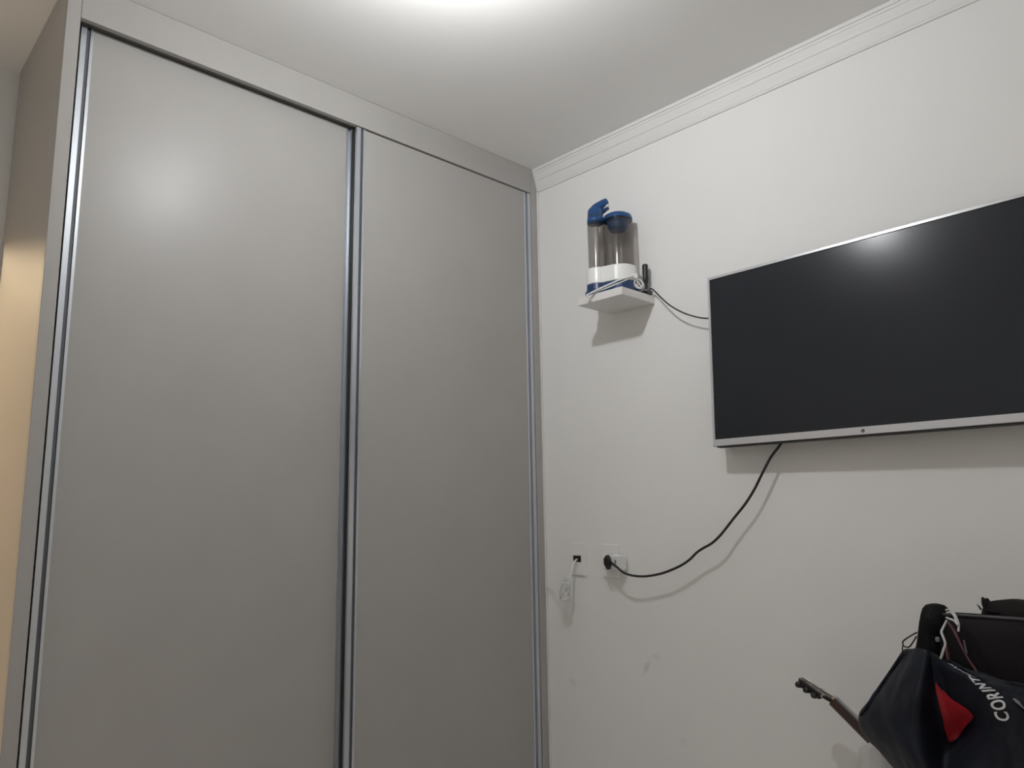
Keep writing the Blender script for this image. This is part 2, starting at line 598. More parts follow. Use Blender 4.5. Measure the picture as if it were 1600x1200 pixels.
ring_frame()
part('frame', bm, M['silver'], tv)
part('screen', tvbox(BW, TW - BW, BB, TH - BW, 0.0035, 0.0055), M['screen'], tv)
bm = tvbox(0.004, TW - 0.004, 0.004, TH - 0.004, 0.0300, 0.0345)
part('rear_cover', bm, M['darkpl'], tv)
bm = tvbox(0.16, TW - 0.16, 0.006, TH * 0.62, 0.0345, 0.060)
part('rear_housing', bm, M['darkpl'], tv, bevel=0.006)
bm = tvbox(TW / 2 - 0.11, TW / 2 + 0.11, 0.14, 0.18, 0.060, 0.068)
tvbox(TW / 2 - 0.10, TW / 2 - 0.08, 0.06, 0.30, 0.060, 0.064, bm)
tvbox(TW / 2 + 0.08, TW / 2 + 0.10, 0.06, 0.30, 0.060, 0.064, bm)
box(TVX0 + TW / 2 - 0.13, TVX0 + TW / 2 + 0.13, -0.016, -0.0, TVZ0 + 0.12, TVZ0 + 0.22, bm)
box(TVX0 + TW / 2 - 0.02, TVX0 + TW / 2 + 0.02, -0.03, -0.012, TVZ0 + 0.12, TVZ0 + 0.22, bm)
part('wall_bracket', bm, M['darkpl'], tv)
# chin: lower black strip under the silver lip, emblem and its ring
part('lower_lip', tvbox(0.012, TW - 0.012, -0.004, 0.001, 0.004, 0.030), M['darkpl'], tv)


def disc(cx, cu, r0, r1, d, n=20):
    b = bmesh.new()
    a = [b.verts.new(TVO + tvx * (cx + r1 * math.cos(2 * math.pi * k / n)) + tvu * (cu + r1 * math.sin(2 * math.pi * k / n)) + tvn * d) for k in range(n)]
    if r0:
        c = [b.verts.new(TVO + tvx * (cx + r0 * math.cos(2 * math.pi * k / n)) + tvu * (cu + r0 * math.sin(2 * math.pi * k / n)) + tvn * d) for k in range(n)]
        for k in range(n):
            b.faces.new((a[k], a[(k + 1) % n], c[(k + 1) % n], c[k]))
    else:
        b.faces.new(a)
    return b


e = part('emblem', disc(TW / 2 - 0.003, 0.0098, 0, 0.0052, 0.0006), M['greystrap'], tv)
part('indicator', disc(TW / 2 - 0.0005, 0.0122, 0, 0.0022, 0.0011), M['blackpl'], e)

# ================================================================ SHELF AND WHAT STANDS ON IT
SX0, SX1, SY, SZ0, SZ1 = 0.365, 0.563, -0.188, 1.902, 1.930
sh = thing('wall_shelf', 'small white floating shelf on the wall between wardrobe and television', 'shelf', (0.46, 0, SZ0))
part('board', box(SX0, SX1, SY, -0.0005, SZ0, SZ1), M['shelf'], sh, bevel=0.0015)
part('fixing', box(SX0 + 0.08, SX0 + 0.12, -0.03, -0.001, SZ0 - 0.001, SZ0 + 0.004), M['shelf'], sh)

C1 = at(934, 438, -0.128)
C2 = at(969, 438, -0.078)
C1 = Vector((C1.x, C1.y, SZ1))
C2 = Vector((C2.x, C2.y, SZ1))
AXD = (C2 - C1).normalized()
app = thing('tank_appliance', 'blue and white appliance with two smoky clear tanks standing on the small shelf', 'appliance', ((C1.x + C2.x) / 2, (C1.y + C2.y) / 2, SZ1))


def hull2(r1, r2, n=20):
    """outline around the two tank feet with a waist where they meet"""
    pts = []
    a0 = math.atan2(AXD.y, AXD.x)
    d = (C2 - C1).length
    th1, th2 = math.radians(68), math.radians(72)
    for k in range(n + 1):
        a = a0 - (math.pi - th2) + (2 * (math.pi - th2)) * k / n
        pts.append((C2.x + r2 * math.cos(a), C2.y + r2 * math.sin(a)))
    for k in range(n + 1):
        a = a0 + th1 + (2 * (math.pi - th1)) * k / n
        pts.append((C1.x + r1 * math.cos(a), C1.y + r1 * math.sin(a)))
    return pts


def stack(layers):
    """loft of (r1, r2, z)"""
    b = bmesh.new()
    rings = []
    for r1, r2, z in layers:
        rings.append([b.verts.new((x, y, SZ1 + z)) for x, y in hull2(r1, r2)])
    for A, B in zip(rings, rings[1:]):
        n = len(A)
        for k in range(n):
            b.faces.new((A[k], A[(k + 1) % n], B[(k + 1) % n], B[k]))
    b.faces.new(rings[0][::-1])
    b.faces.new(rings[-1])
    return b


part('base', stack([(0.040, 0.062, 0.0), (0.046, 0.068, 0.002), (0.0465, 0.068, 0.022), (0.041, 0.064, 0.026), (0.039, 0.062, 0.052)]), M['blue2'], app)
part('collar', stack([(0.040, 0.063, 0.048), (0.0415, 0.0655, 0.050), (0.0415, 0.0655, 0.064), (0.039, 0.0625, 0.104), (0.036, 0.0585, 0.108)]), M['whitepl'], app)
t1 = part('tank', lathe([(0.031, 0.100), (0.0315, 0.275), (0.0300, 0.283), (0.0300, 0.315), (0.0285, 0.315), (0.0285, 0.283), (0.0295, 0.274), (0.029, 0.101)], tuple(C1), 36, cap=False), M['tank'], app, smooth=True)
t2 = part('tank', lathe([(0.054, 0.100), (0.0535, 0.285), (0.051, 0.294), (0.049, 0.294), (0.0515, 0.284), (0.052, 0.101)], tuple(C2), 44, cap=False), M['tank'], app, smooth=True)
part('lid', lathe([(0.0, 0.290), (0.050, 0.290), (0.0525, 0.287), (0.0532, 0.293), (0.050, 0.305), (0.038, 0.312), (0.0, 0.314)], tuple(C2), 40), M['blue'], t2, smooth=True)
part('inner_cup', lathe([(0.0, 0.250), (0.030, 0.2515), (0.037, 0.260), (0.041, 0.288), (0.0, 0.288)], tuple(C2), 32), M['blue'], t2, smooth=True)
part('drip_tube', lathe([(0.0, 0.106), (0.010, 0.106), (0.008, 0.27), (0.0, 0.27)], tuple(C1), 12), M['cordw'], t1, smooth=True)
part('cap', lathe([(0.0, 0.283), (0.0312, 0.283), (0.0312, 0.300), (0.029, 0.302), (0.0285, 0.330), (0.024, 0.340), (0.0, 0.343)], tuple(C1), 32), M['blue'], t1, smooth=True)
S = C1 + Vector((0, 0, 0.334))
RD = Vector((CR.x, CR.y, 0)).normalized()
sp_path = [S - RD * 0.016 + Vector((0, 0, -0.006)), S + RD * 0.004 + Vector((0, 0, 0.010)), S + RD * 0.028 + Vector((0, 0, 0.027)), S + RD * 0.044 + Vector((0, 0, 0.036))]
part('spout', tube(sp_path, [0.014, 0.017, 0.0145, 0.0125], 14, smooth_n=0), M['blue'], t1, smooth=True)
part('spout', tube([S + RD * 0.012 + Vector((0, 0, -0.010)), S + RD * 0.036 + Vector((0, 0, 0.002)), S + RD * 0.049 + Vector((0, 0, 0.009))], [0.014, 0.008, 0.0055], 12), M['blue2'], t1, smooth=True)
part('nozzle', tube([S + RD * 0.040 + Vector((0, 0, 0.018)), S + RD * 0.052 + Vector((0, 0, 0.021))], 0.005, 10), M['whitepl'], t1, smooth=True)
# cord looped round the base
F = Vector((-CD.x, -CD.y, 0)).normalized()


def onbase(px, py, k=0.0):
    """point on the vertical sheet in front of the base seen at (px,py)"""
    c = (C1 + C2) / 2 + F * (0.066 + k)
    v = ray(px, py)
    t = (c - CAM).dot(F) / v.dot(F)
    return CAM + v * t


cd = tube([onbase(985, 434), onbase(970, 441), onbase(950, 449), onbase(930, 456), onbase(919, 460), onbase(917, 463), onbase(922, 464)], 0.0032, 8, smooth_n=6)
tube([onbase(990, 431, .004), onbase(972, 436, .006), onbase(955, 443, .006), onbase(935, 452, .006), onbase(921, 459, .004)], 0.0030, 8, cd, smooth_n=6)
part('power_cord', cd, M['cordw'], app, smooth=True)
# plug and small coil beside the base
kn = bmesh.new()
ck = at(991, 440, -0.070)
for q in range(4):
    pts = []
    for k in range(17):
        a = 2 * math.pi * k / 16
        pts.append(ck + CR * (0.012 + 0.002 * q) * math.cos(a + q) * (0.8 if q % 2 else 1.1) + Vector((0, 0, 1)) * (0.017 + 0.002 * (q % 3)) * math.sin(a) + F * (0.006 * q - 0.004) + CR * (0.006 * q - 0.006) + Vector((0, 0, -0.004 * q)))
    tube(pts, 0.0026, 6, kn)
part('cord_coil', kn, M['cordw'], app, smooth=True)
pg = frame_box(at(990, 432, -0.085), CR, F, Vector((0, 0, 1)), -0.012, 0.014, -0.006, 0.006, -0.008, 0.010)
part('plug', pg, M['whitepl'], app, bevel=0.003)

# antenna at the right end of the shelf
AC = at(1009.5, 452, -0.030)
ant = thing('tv_antenna', 'small black stick antenna standing at the right end of the shelf', 'antenna', (AC.x, AC.y, SZ1))
AC = Vector((AC.x, AC.y, SZ1))
part('base', frame_box(AC, Vector((1, 0, 0)), Vector((0, 1, 0)), Vector((0, 0, 1)), -0.014, 0.020, -0.012, 0.012, 0, 0.015), M['blackpl'], ant, bevel=0.003)
part('rod', lathe([(0, 0.012), (0.0075, 0.012), (0.0055, 0.025), (0.0055, 0.044), (0.010, 0.054), (0.0108, 0.062), (0.0108, 0.108), (0.009, 0.114), (0, 0.116)], tuple(AC), 16), M['blackpl'], ant, smooth=True)
part('foot_ring', lathe([(0, 0.013), (0.009, 0.013), (0.009, 0.018), (0, 0.018)], tuple(AC), 16), M['chrome'], ant)
ac = tube([at(1012, 456, -0.040), at(1017, 451, -0.036), at(1024, 456, -0.042), at(1034, 466, -0.050), at(1048, 478, -0.056), at(1066, 488, -0.056), at(1085, 494.5, -0.052), at(1103, 497.5, -0.048), at(1125, 497, -0.042)], 0.0026, 8, smooth_n=6)
part('antenna_cable', ac, M['blackpl'], ant, smooth=True)

# ================================================================ WALL PLATES, CABLES
PZ0, PZ1 = 0.940, 1.057


def plate(x0, name, label):
    t = thing(name, label, 'wall plate', (x0 + 0.036, 0, PZ0))
    part('plate', box(x0, x0 + 0.073, -0.009, -0.0003, PZ0, PZ1), M['plate'], t, bevel=0.003)
    return t


p1 = plate(0.134, 'cable_plate', 'white wall plate with black port and white cable beside the wardrobe')
px0, px1 = at(896, 873, -0.009).x, at(908, 873, -0.009).x
pz0, pz1 = at(902, 878, -0.009).z, at(902, 868, -0.009).z
part('port', box(px0, px1, -0.0105, -0.006, pz0, pz1), M['socketdark'], p1)
pf = box(px0 - 0.004, px1 + 0.012, -0.0098, -0.008, pz0 - 0.012, pz1 + 0.012)
part('module', pf, M['plate'], p1, bevel=0.001)
p2 = plate(0.287, 'power_socket', 'white power socket plate behind the white plug adapter')
part('module', box(0.302, 0.345, -0.0105, -0.008, 0.965, 1.032), M['plate'], p2, bevel=0.001)

# adapter plugged into the socket
ax0, ax1 = at(942, 880, -0.045).x, at(973, 880, -0.030).x
az0, az1 = at(960, 891, -0.045).z, at(955, 867, -0.045).z
ad = thing('plug_adapter', 'white multi-plug adapter pushed into the right-hand socket', 'adapter', ((ax0 + ax1) / 2, 0, az0))
part('body', box(ax0, ax1, -0.050, -0.0108, az0, az1), M['whitepl'], ad, bevel=0.005, seg=3)
sl = box(ax1 - 0.020, ax1 - 0.014, -0.0508, -0.048, az0 + 0.018, az0 + 0.036)
part('slot', sl, M['greystrap'], ad)
part('slot', box((ax0 + ax1) / 2 - 0.012, (ax0 + ax1) / 2 - 0.002, -0.036, -0.028, az1 - 0.001, az1 + 0.0006), M['greystrap'], ad)
part('rim', box(ax1 - 0.004, ax1 + 0.003, -0.034, -0.012, az0 + 0.002, az1 - 0.004), M['whitepl'], ad, bevel=0.001)

# black power cord from the television to the adapter
pc = thing('hanging_cord', 'black power cord hanging from the television down to the wall socket', 'cord', (0.6, -0.05, 0.95))
PP = at(948.5, 878.5, -0.062)
plug = bmesh.new()
front = [(-0.010, 0.012), (0.002, 0.026), (0.012, 0.006), (0.009, -0.013), (0.004, -0.026), (-0.010, -0.006)]
A = [plug.verts.new(PP + Vector((a, -0.008, b))) for a, b in front]
B = [plug.verts.new(PP + Vector((a, 0.012, b))) for a, b in front]
plug.faces.new(A)
plug.faces.new(B[::-1])
for k in range(6):
    plug.faces.new((A[k], A[(k + 1) % 6], B[(k + 1) % 6], B[k]))
part('plug', plug, M['blackpl'], pc, bevel=0.002)
cpath = [(950, 877, -.064), (957, 881, -.068), (966, 888, -.07), (976, 895.5, -.07), (990, 899.5, -.066), (1008, 900.5, -.060), (1030, 897, -.057), (1048, 891, -.054), (1065, 883, -.052), (1078, 874, -.052), (1088, 864, -.054),
         (1098, 857, -.056), (1112, 849, -.056), (1124, 838, -.053), (1134, 826, -.050), (1148, 808, -.048), (1164, 788, -.047), (1178, 766, -.046), (1190, 742, -.045), (1204, 715, -.044), (1219, 695, -.044), (1224, 682, -.044)]
part('cable', tube([at(*p) for p in cpath], 0.0041, 8, smooth_n=5), M['blackpl'], pc, smooth=True)
part('strain_relief', tube([at(951, 877, -.064), at(957, 881, -.068), at(965, 887, -.07)], [0.0062, 0.0052, 0.0042], 8), M['blackpl'], pc, smooth=True)

# white cable with tied bundle
wc = thing('white_cable', 'tied bundle of thin white cable hanging from the left wall plate', 'cable', (0.12, -0.06, 0.85))
bm = tube([at(902, 874, -.008), at(899, 876, -.022), at(895, 882, -.034), at(892.5, 893, -.044), at(891, 908, -.050), at(890, 924, -.054), at(887, 937, -.056)], 0.0036, 8, smooth_n=6)
part('lead', bm, M['cordw'], wc, smooth=True)
bn = bmesh.new()
for q, (dx, dy, w, h, yy) in enumerate(((0, 0, 7, 17, -.06), (2, 1, 6, 16, -.066), (-2, 2, 5, 15, -.055), (3, -1, 8, 18, -.075), (-1, 3, 7, 14, -.082))):
    pts = []
    for k in range(15):
        a = 2 * math.pi * k / 14
        ll = h * math.sin(a)
        ww = w * math.cos(a) * (0.75 + 0.25 * math.sin(a))
        pts.append(at(880.5 + dx + ww - ll * -0.22, 921 + dy - ll + 0.0, yy - 0.008 * math.cos(a + q)))
    tube(pts, 0.0028, 6, bn)
part('coil', bn, M['cordw'], wc, smooth=True)
part('tie', tube([at(877, 934, -.062), at(884, 937, -.075), at(888, 934, -.060)], 0.0045, 8), M['cordw'], wc, smooth=True)
part('tail', tube([at(882, 938, -.060), at(877, 931, -.050), at(868, 926, -.030), at(860, 920, -.012), at(855, 917, -.006)], 0.0018, 6, smooth_n=5), M['cordw'], wc, smooth=True)

SH = -0.13      # how far the heap stands out from the wall
# ================================================================ CHAIR UNDER THE CLOTHES
CHX0, CHX1, CHYB = at(1345, 1185, -0.275).x, at(1345, 1185, -0.275).x + 0.50, -0.17
ctop = at(1362, 1151, -0.275).z
ch = thing('plastic_chair', 'white plastic chair mostly hidden under the heap of clothes', 'chair', ((CHX0 + CHX1) / 2, -0.55, 0))
cw = CHX1 - CHX0
g = []
for i in range(9):            # backrest: curved sheet with rounded top corners
    t = i / 8
    row = []
    for j in range(11):
        s = j / 10
        edge = min(s, 1 - s)
        top = ctop - (0.03 * max(0, 1 - edge / 0.09) ** 2)
        z = 0.40 + (top - 0.40) * t
        y = -0.305 + 0.03 * t + 0.03 * (1 - (2 * s - 1) ** 2)
        row.append(Vector((CHX0 + cw * s, y, z)))
    g.append(row)
part('backrest', patch(g, 2, 2), M['chairpl'], ch, smooth=True, solid=0.012)
sb = bmesh.new()
blob(((CHX0 + CHX1) / 2, -0.60, 0.415), cw / 2 - 0.01, 0.23, 0.016, 5, 32, 10, bm=sb)
part('seat', sb, M['chairpl'], ch, smooth=True)
for (lx, ly) in ((CHX0 + 0.035, -0.78), (CHX1 - 0.035, -0.78), (CHX0 + 0.03, -0.32), (CHX1 - 0.03, -0.32)):
    sx = -0.02 if lx < 1.5 else 0.02
    part('leg', tube([(lx + sx, ly + (-0.02 if ly < -.5 else .03), 0.0), (lx, ly, 0.42)], [0.016, 0.022], 8), M['chairpl'], ch, smooth=True)

# ================================================================ BACKPACK
BKX0 = at(1478, 1000, -0.30 + SH).x
bk = thing('backpack', 'large black backpack standing on the chair with dusty pink straps', 'backpack', (BKX0 + 0.18, -0.30, 0.43))
tl, tr = at(1492, 957, -0.31 + SH), at(1600, 966, -0.36 + SH)
bb = bmesh.new()
topz = tl.z + 0.007
rows = []
# lofted bag: rounded rectangle sections from bottom to top
secs = ((0.435, 0.90, 0.85), (0.50, 1.0, 1.0), (0.62, 1.03, 1.05), (0.76, 1.02, 1.03), (0.87, 1.0, 0.95), (0.93, 0.98, 0.84), (topz - 0.006, 0.965, 0.72), (topz, 0.94, 0.62))
bw, bd = 0.178, 0.080
bcx, bcy = BKX0 + 0.152, -0.240 + SH
for z, sw, sd in secs:
    ring = []
    for k in range(40):
        a = 2 * math.pi * k / 40
        e = 2 / 4.5
        x = math.copysign(abs(math.cos(a)) ** e, math.cos(a)) * bw * sw
        y = math.copysign(abs(math.sin(a)) ** e, math.sin(a)) * bd * sd
        p = Vector((bcx + x, bcy + y, z + ((0.003 * (x / bw) - 0.22 * (y + bd)) if z > 0.9 else 0)))
        h = noise.noise(p * 16) * 0.006 if 0.45 < z < 0.9 else 0
        ring.append(bb.verts.new(p + Vector((math.cos(a), math.sin(a), 0)) * h))
    rows.append(ring)
for A, B in zip(rows, rows[1:]):
    for k in range(40):
        bb.faces.new((A[k], A[(k + 1) % 40], B[(k + 1) % 40], B[k]))
bb.faces.new(rows[0][::-1])
bb.faces.new(rows[-1])
edge_pts = [v.co.copy() for v in rows[-2]]
part('body', bb, M['maroonb'], bk, smooth=True)
part('piping', tube(edge_pts + [edge_pts[0]], 0.0036, 6), M['piping'], bk, smooth=True)
part('zipper', tube([(bcx - 0.10, bcy - bd - 0.002, 0.80), (bcx - 0.03, bcy - bd - 0.004, 0.806), (bcx + 0.06, bcy - bd - 0.004, 0.808), (bcx + 0.13, bcy - bd + 0.002, 0.80)], 0.003, 6, smooth_n=5), M['blackpl'], bk, smooth=True)
part('shoulder_strap', tube([at(1481, 972, -.328 + SH), at(1490, 984, -.328 + SH), at(1500, 1004, -.328 + SH), at(1512, 1028, -.328 + SH), at(1524, 1046, -.328 + SH), at(1529, 1056, -.326 + SH)], [0.0055, 0.0060, 0.0045, 0.004, 0.0045, 0.0035], 8, flat=0.4, smooth_n=5), M['pink'], bk, smooth=True)
part('shoulder_strap', tube([at(1478, 1010, -.326 + SH), at(1481, 1024, -.328 + SH), at(1483, 1040, -.326 + SH)], [0.006, 0.007, 0.005], 8, flat=0.4, smooth_n=5), M['pink'], bk, smooth=True)
part('cord', tube([at(1506, 1000, -.328 + SH), at(1508, 1010, -.329 + SH), at(1511, 1021, -.328 + SH)], 0.0016, 6, smooth_n=4), M['greystrap'], bk, smooth=True)

# cap on the backpack
cc = at(1577, 949, -0.235 + SH)
cz = topz - 0.019
cap = thing('fabric_cap', 'dark soft fabric cap lying on top of the black backpack', 'cap', (cc.x, -0.27, cz))
cb = bmesh.new()
rings = []
for i in range(10):
    t = i / 9
    ring = []
    for k in range(36):
        a = 2 * math.pi * k / 36
        rr = (math.cos(t * math.pi / 2) ** 0.55)
        p = Vector((cc.x + 0.016 + 0.068 * rr * math.cos(a), -0.228 + SH + 0.046 * rr * math.sin(a), cz + 0.036 * math.sin(t * math.pi / 2)))
        p += Vector((0, 0, 0.006 * noise.noise(p * 22)))
        p.z = max(p.z, cz)
        if rr < 1e-4:
            p = Vector((cc.x + 0.016, -0.228 + SH, cz + 0.036))
        ring.append(cb.verts.new(p))
    rings.append(ring)
for A, B in zip(rings, rings[1:]):
    for k in range(36):
        cb.faces.new((A[k], A[(k + 1) % 36], B[(k + 1) % 36], B[k]))
cb.faces.new(rings[0][::-1])
bmesh.ops.remove_doubles(cb, verts=cb.verts, dist=1e-5)
part('crown', cb, M['capm'], cap, smooth=True)
vis = patch([[at(1533, 933, -0.245 + SH), at(1536, 936, -0.215 + SH), at(1541, 936, -0.190 + SH)],
             [at(1534, 945, -0.260 + SH), at(1541, 945, -0.225 + SH), at(1548, 944, -0.190 + SH)],
             [at(1541, 955, -0.270 + SH), at(1552, 956, -0.235 + SH), at(1560, 953, -0.190 + SH)],
             [at(1560, 959, -0.280 + SH), at(1568, 959, -0.245 + SH), at(1575, 956, -0.190 + SH)]], 5, 5)
part('visor', vis, M['capm'], cap, smooth=True, solid=0.004)
part('loose_thread', tube([at(1526, 944.5, -.245 + SH), at(1530, 948, -.245 + SH), at(1533, 953, -.245 + SH)], [0.0008, 0.0016, 0.002], 6, smooth_n=4), M['blackpl'], cap, smooth=True)

# ================================================================ DRAWSTRING BAG
db = thing('drawstring_bag', 'narrow black bag with white cords standing left of the black backpack', 'bag', (at(1455, 1030, -.27 + SH).x, -0.27, 0.44))
outline = [(945, 1448, 1462), (947, 1441, 1470), (952, 1437, 1476), (962, 1434.5, 1480), (975, 1434, 1480), (990, 1432.5, 1477), (1005, 1430, 1474), (1020, 1427, 1473), (1040, 1420, 1475), (1080, 1416, 1473), (1150, 1412, 1471), (1230, 1412, 1470)]
bd_ = bmesh.new()
rr = []
for (py, xa, xb) in outline:
    a, b = at(xa, py, -0.285 + SH), at(xb, py, -0.285 + SH)
    c = (a + b) / 2
    w = (b.x - a.x) / 2
    dep = min(0.065, max(0.012, w * 1.3))
    ring = []
    for k in range(24):
        t = 2 * math.pi * k / 24
        p = Vector((c.x + w * math.cos(t), c.y + 0.02 + dep * math.sin(t), c.z))
        p += Vector((math.cos(t), math.sin(t), 0)) * 0.004 * noise.noise(p * 30)
        ring.append(bd_.verts.new(p))
    rr.append(ring)
for A, B in zip(rr, rr[1:]):
    for k in range(24):
        bd_.faces.new((A[k], A[(k + 1) % 24], B[(k + 1) % 24], B[k]))
bd_.faces.new(rr[0])
bd_.faces.new(rr[-1][::-1])
part('body', bd_, M['black'], db, smooth=True)
for pts, r in (([(1478, 953, -.30), (1484, 952.5, -.32), (1490, 957, -.335), (1495, 966, -.345), (1498, 976, -.35), (1497.5, 987, -.355)], 0.0020),
               ([(1479, 957, -.31), (1486, 957, -.33), (1491, 963, -.345), (1495, 972, -.352), (1498, 977, -.352)], 0.0018),
               ([(1479, 965, -.31), (1484, 967, -.33), (1491, 970, -.35), (1497, 977, -.355)], 0.0022),
               ([(1479, 970, -.31), (1475, 978, -.345), (1471, 987, -.36), (1474, 996, -.365), (1477, 1006, -.365), (1474, 1016, -.365), (1470, 1029, -.36)], 0.0023)):
    part('cord', tube([at(p[0], p[1], p[2] + SH) for p in pts], r, 6, smooth_n=5), M['print'], db, smooth=True)
part('cord_stop', blob(at(1465, 999, -.365 + SH), 0.004, 0.004, 0.005, 3, 10, 6), M['greystrap'], db, smooth=True)
part('elastic_loop', tube([at(1433, 988, -.30 + SH), at(1422, 994, -.31 + SH), at(1412, 1001, -.315 + SH), at(1410.5, 1006, -.315 + SH), at(1413, 1010, -.315 + SH), at(1420, 1011, -.315 + SH), at(1426, 1004, -.31 + SH), at(1432, 994, -.30 + SH)], 0.0016, 6, smooth_n=5), M['blackpl'], db, smooth=True)
part('elastic_loop', tube([at(1411, 1006, -.315 + SH), at(1410, 1014, -.31 + SH), at(1411, 1022, -.30 + SH)], 0.0014, 6, smooth_n=5), M['blackpl'], db, smooth=True)

# ================================================================ JACKET
jk = thing('sports_jacket', 'navy nylon sports jacket with red panel and white lettering draped over the chair', 'jacket', (at(1440, 1150, -.36 + SH).x, -0.36, 0.45))
G = [
    [(1425, 1024, -.20), (1412, 1017, -.265), (1424, 1013, -.315), (1442, 1014, -.350), (1455, 1019, -.350), (1463, 1023, -.350), (1474, 1031, -.355), (1480, 1033, -.350), (1498, 1040, -.385), (1530, 1050, -.395)],
    [(1402, 1056, -.19), (1390, 1050, -.265), (1412, 1048, -.340), (1440, 1048, -.375), (1458, 1052, -.352), (1472, 1050, -.365), (1489, 1045, -.388), (1499, 1046, -.372), (1526, 1057, -.405), (1580, 1066, -.41)],
    [(1378, 1090, -.18), (1365, 1085, -.260), (1395, 1085, -.350), (1432, 1085, -.395), (1462, 1085, -.358), (1485, 1080, -.365), (1519, 1066, -.425), (1534, 1067, -.420), (1568, 1078, -.420), (1640, 1084, -.400)],
    [(1355, 1124, -.17), (1342, 1118, -.250), (1380, 1120, -.350), (1428, 1120, -.405), (1467, 1120, -.360), (1497, 1110, -.368), (1546, 1096, -.450), (1571, 1098, -.455), (1605, 1104, -.440), (1670, 1108, -.400)],
    [(1362, 1148, -.17), (1352, 1150, -.255), (1388, 1155, -.360), (1430, 1158, -.415), (1474, 1160, -.355), (1508, 1148, -.345), (1553, 1128, -.452), (1580, 1131, -.460), (1615, 1140, -.445), (1680, 1142, -.400)],
    [(1396, 1186, -.19), (1386, 1188, -.275), (1412, 1195, -.375), (1442, 1200, -.430), (1478, 1200, -.390), (1517, 1186, -.420), (1562, 1166, -.448), (1592, 1170, -.462), (1632, 1176, -.445), (1690, 1180, -.400)],
    [(1425, 1225, -.22), (1415, 1228, -.300), (1436, 1240, -.400), (1460, 1246, -.450), (1490, 1246, -.420), (1525, 1236, -.440), (1570, 1222, -.452), (1605, 1226, -.466), (1650, 1230, -.445), (1710, 1235, -.400)],
    [(1455, 1285, -.26), (1445, 1290, -.330), (1460, 1300, -.430), (1484, 1310, -.475), (1512, 1312, -.455), (1548, 1302, -.465), (1590, 1296, -.470), (1628, 1300, -.478), (1680, 1306, -.455), (1740, 1310, -.41)],
]
grid = [[at(p[0], p[1], p[2] + SH) for p in row] for row in G]
jb = patch(grid, 9, 9, fold=0.0035, fs=26.0, seed=3.1)
bmesh.ops.recalc_face_normals(jb, faces=jb.faces)
jb.faces.ensure_lookup_table()
bvh = BVHTree.FromBMesh(jb)
jb2 = jb.copy()
if sum(f.normal.dot(CAM - f.calc_center_median()) for f in jb2.faces) < 0:
    bmesh.ops.reverse_faces(jb2, faces=jb2.faces)


def on_jacket(x, y, lift=0.0016):
    v = ray(x, y).normalized()
    loc, nrm, idx, dist = bvh.ray_cast(CAM, v)
    if loc is None:
        return None
    if nrm.dot(v) > 0:
        nrm = -nrm
    return loc + nrm * lift


def shell(name, bm, m, parent, **k):
    """like part() but keeps the face direction"""
    off = Vector((0, 0, 0))
    p = parent
    while p:
        off += Vector(p.location)
        p = p.parent
    bmesh.ops.translate(bm, verts=bm.verts, vec=-off)
    me = bpy.data.meshes.new(name)
    bm.to_mesh(me)
    bm.free()
    me.materials.append(m)
    o = bpy.data.objects.new(name, me)
    COL.objects.link(o)
    o.parent = parent
    for q in me.polygons:
        q.use_smooth = True
    if k.get('solid'):
        md = o.modifiers.new('solid', 'SOLIDIFY')
        md.thickness = k['solid']
        md.offset = -1
    return o


body = shell('shell', jb2, M['navy'], jk, solid=0.005)

# red panel sewn into the front
RP = [(1463, 1064), (1466, 1071), (1472, 1077), (1478, 1081), (1484, 1088), (1491, 1094), (1500, 1099), (1510, 1105), (1518, 1112), (1523, 1119), (1520, 1124), (1514, 1130), (1508, 1137), (1502, 1146), (1496, 1155), (1487, 1160), (1481, 1158), (1478, 1148),
      (1475, 1138), (1473, 1126), (1471, 1115), (1468, 1103), (1465, 1092), (1462, 1080), (1461, 1071)]


def inside(x, y, poly):
    c = False
    for (xa, ya), (xb, yb) in zip(poly, poly[1:] + poly[:1]):
        if (ya > y) != (yb > y) and x < (xb - xa) * (y - ya) / (yb - ya) + xa:
            c = not c
    return c


rb = bmesh.new()
cen = (1484, 1118)
ringsr = []
for s in (1.0, 0.85, 0.7, 0.55, 0.4, 0.25, 0.1):
    ring = []
    for (x, y) in RP:
        p = on_jacket(cen[0] + (x - cen[0]) * s, cen[1] + (y - cen[1]) * s, 0.0022)
        ring.append(rb.verts.new(p))
    ringsr.append(ring)
for A, B in zip(ringsr, ringsr[1:]):
    for k in range(len(RP)):
        rb.faces.new((A[k], A[(k + 1) % len(RP)], B[(k + 1) % len(RP)], B[k]))
rb.faces.new(ringsr[-1])
part('red_panel', rb, M['red'], jk, smooth=True)

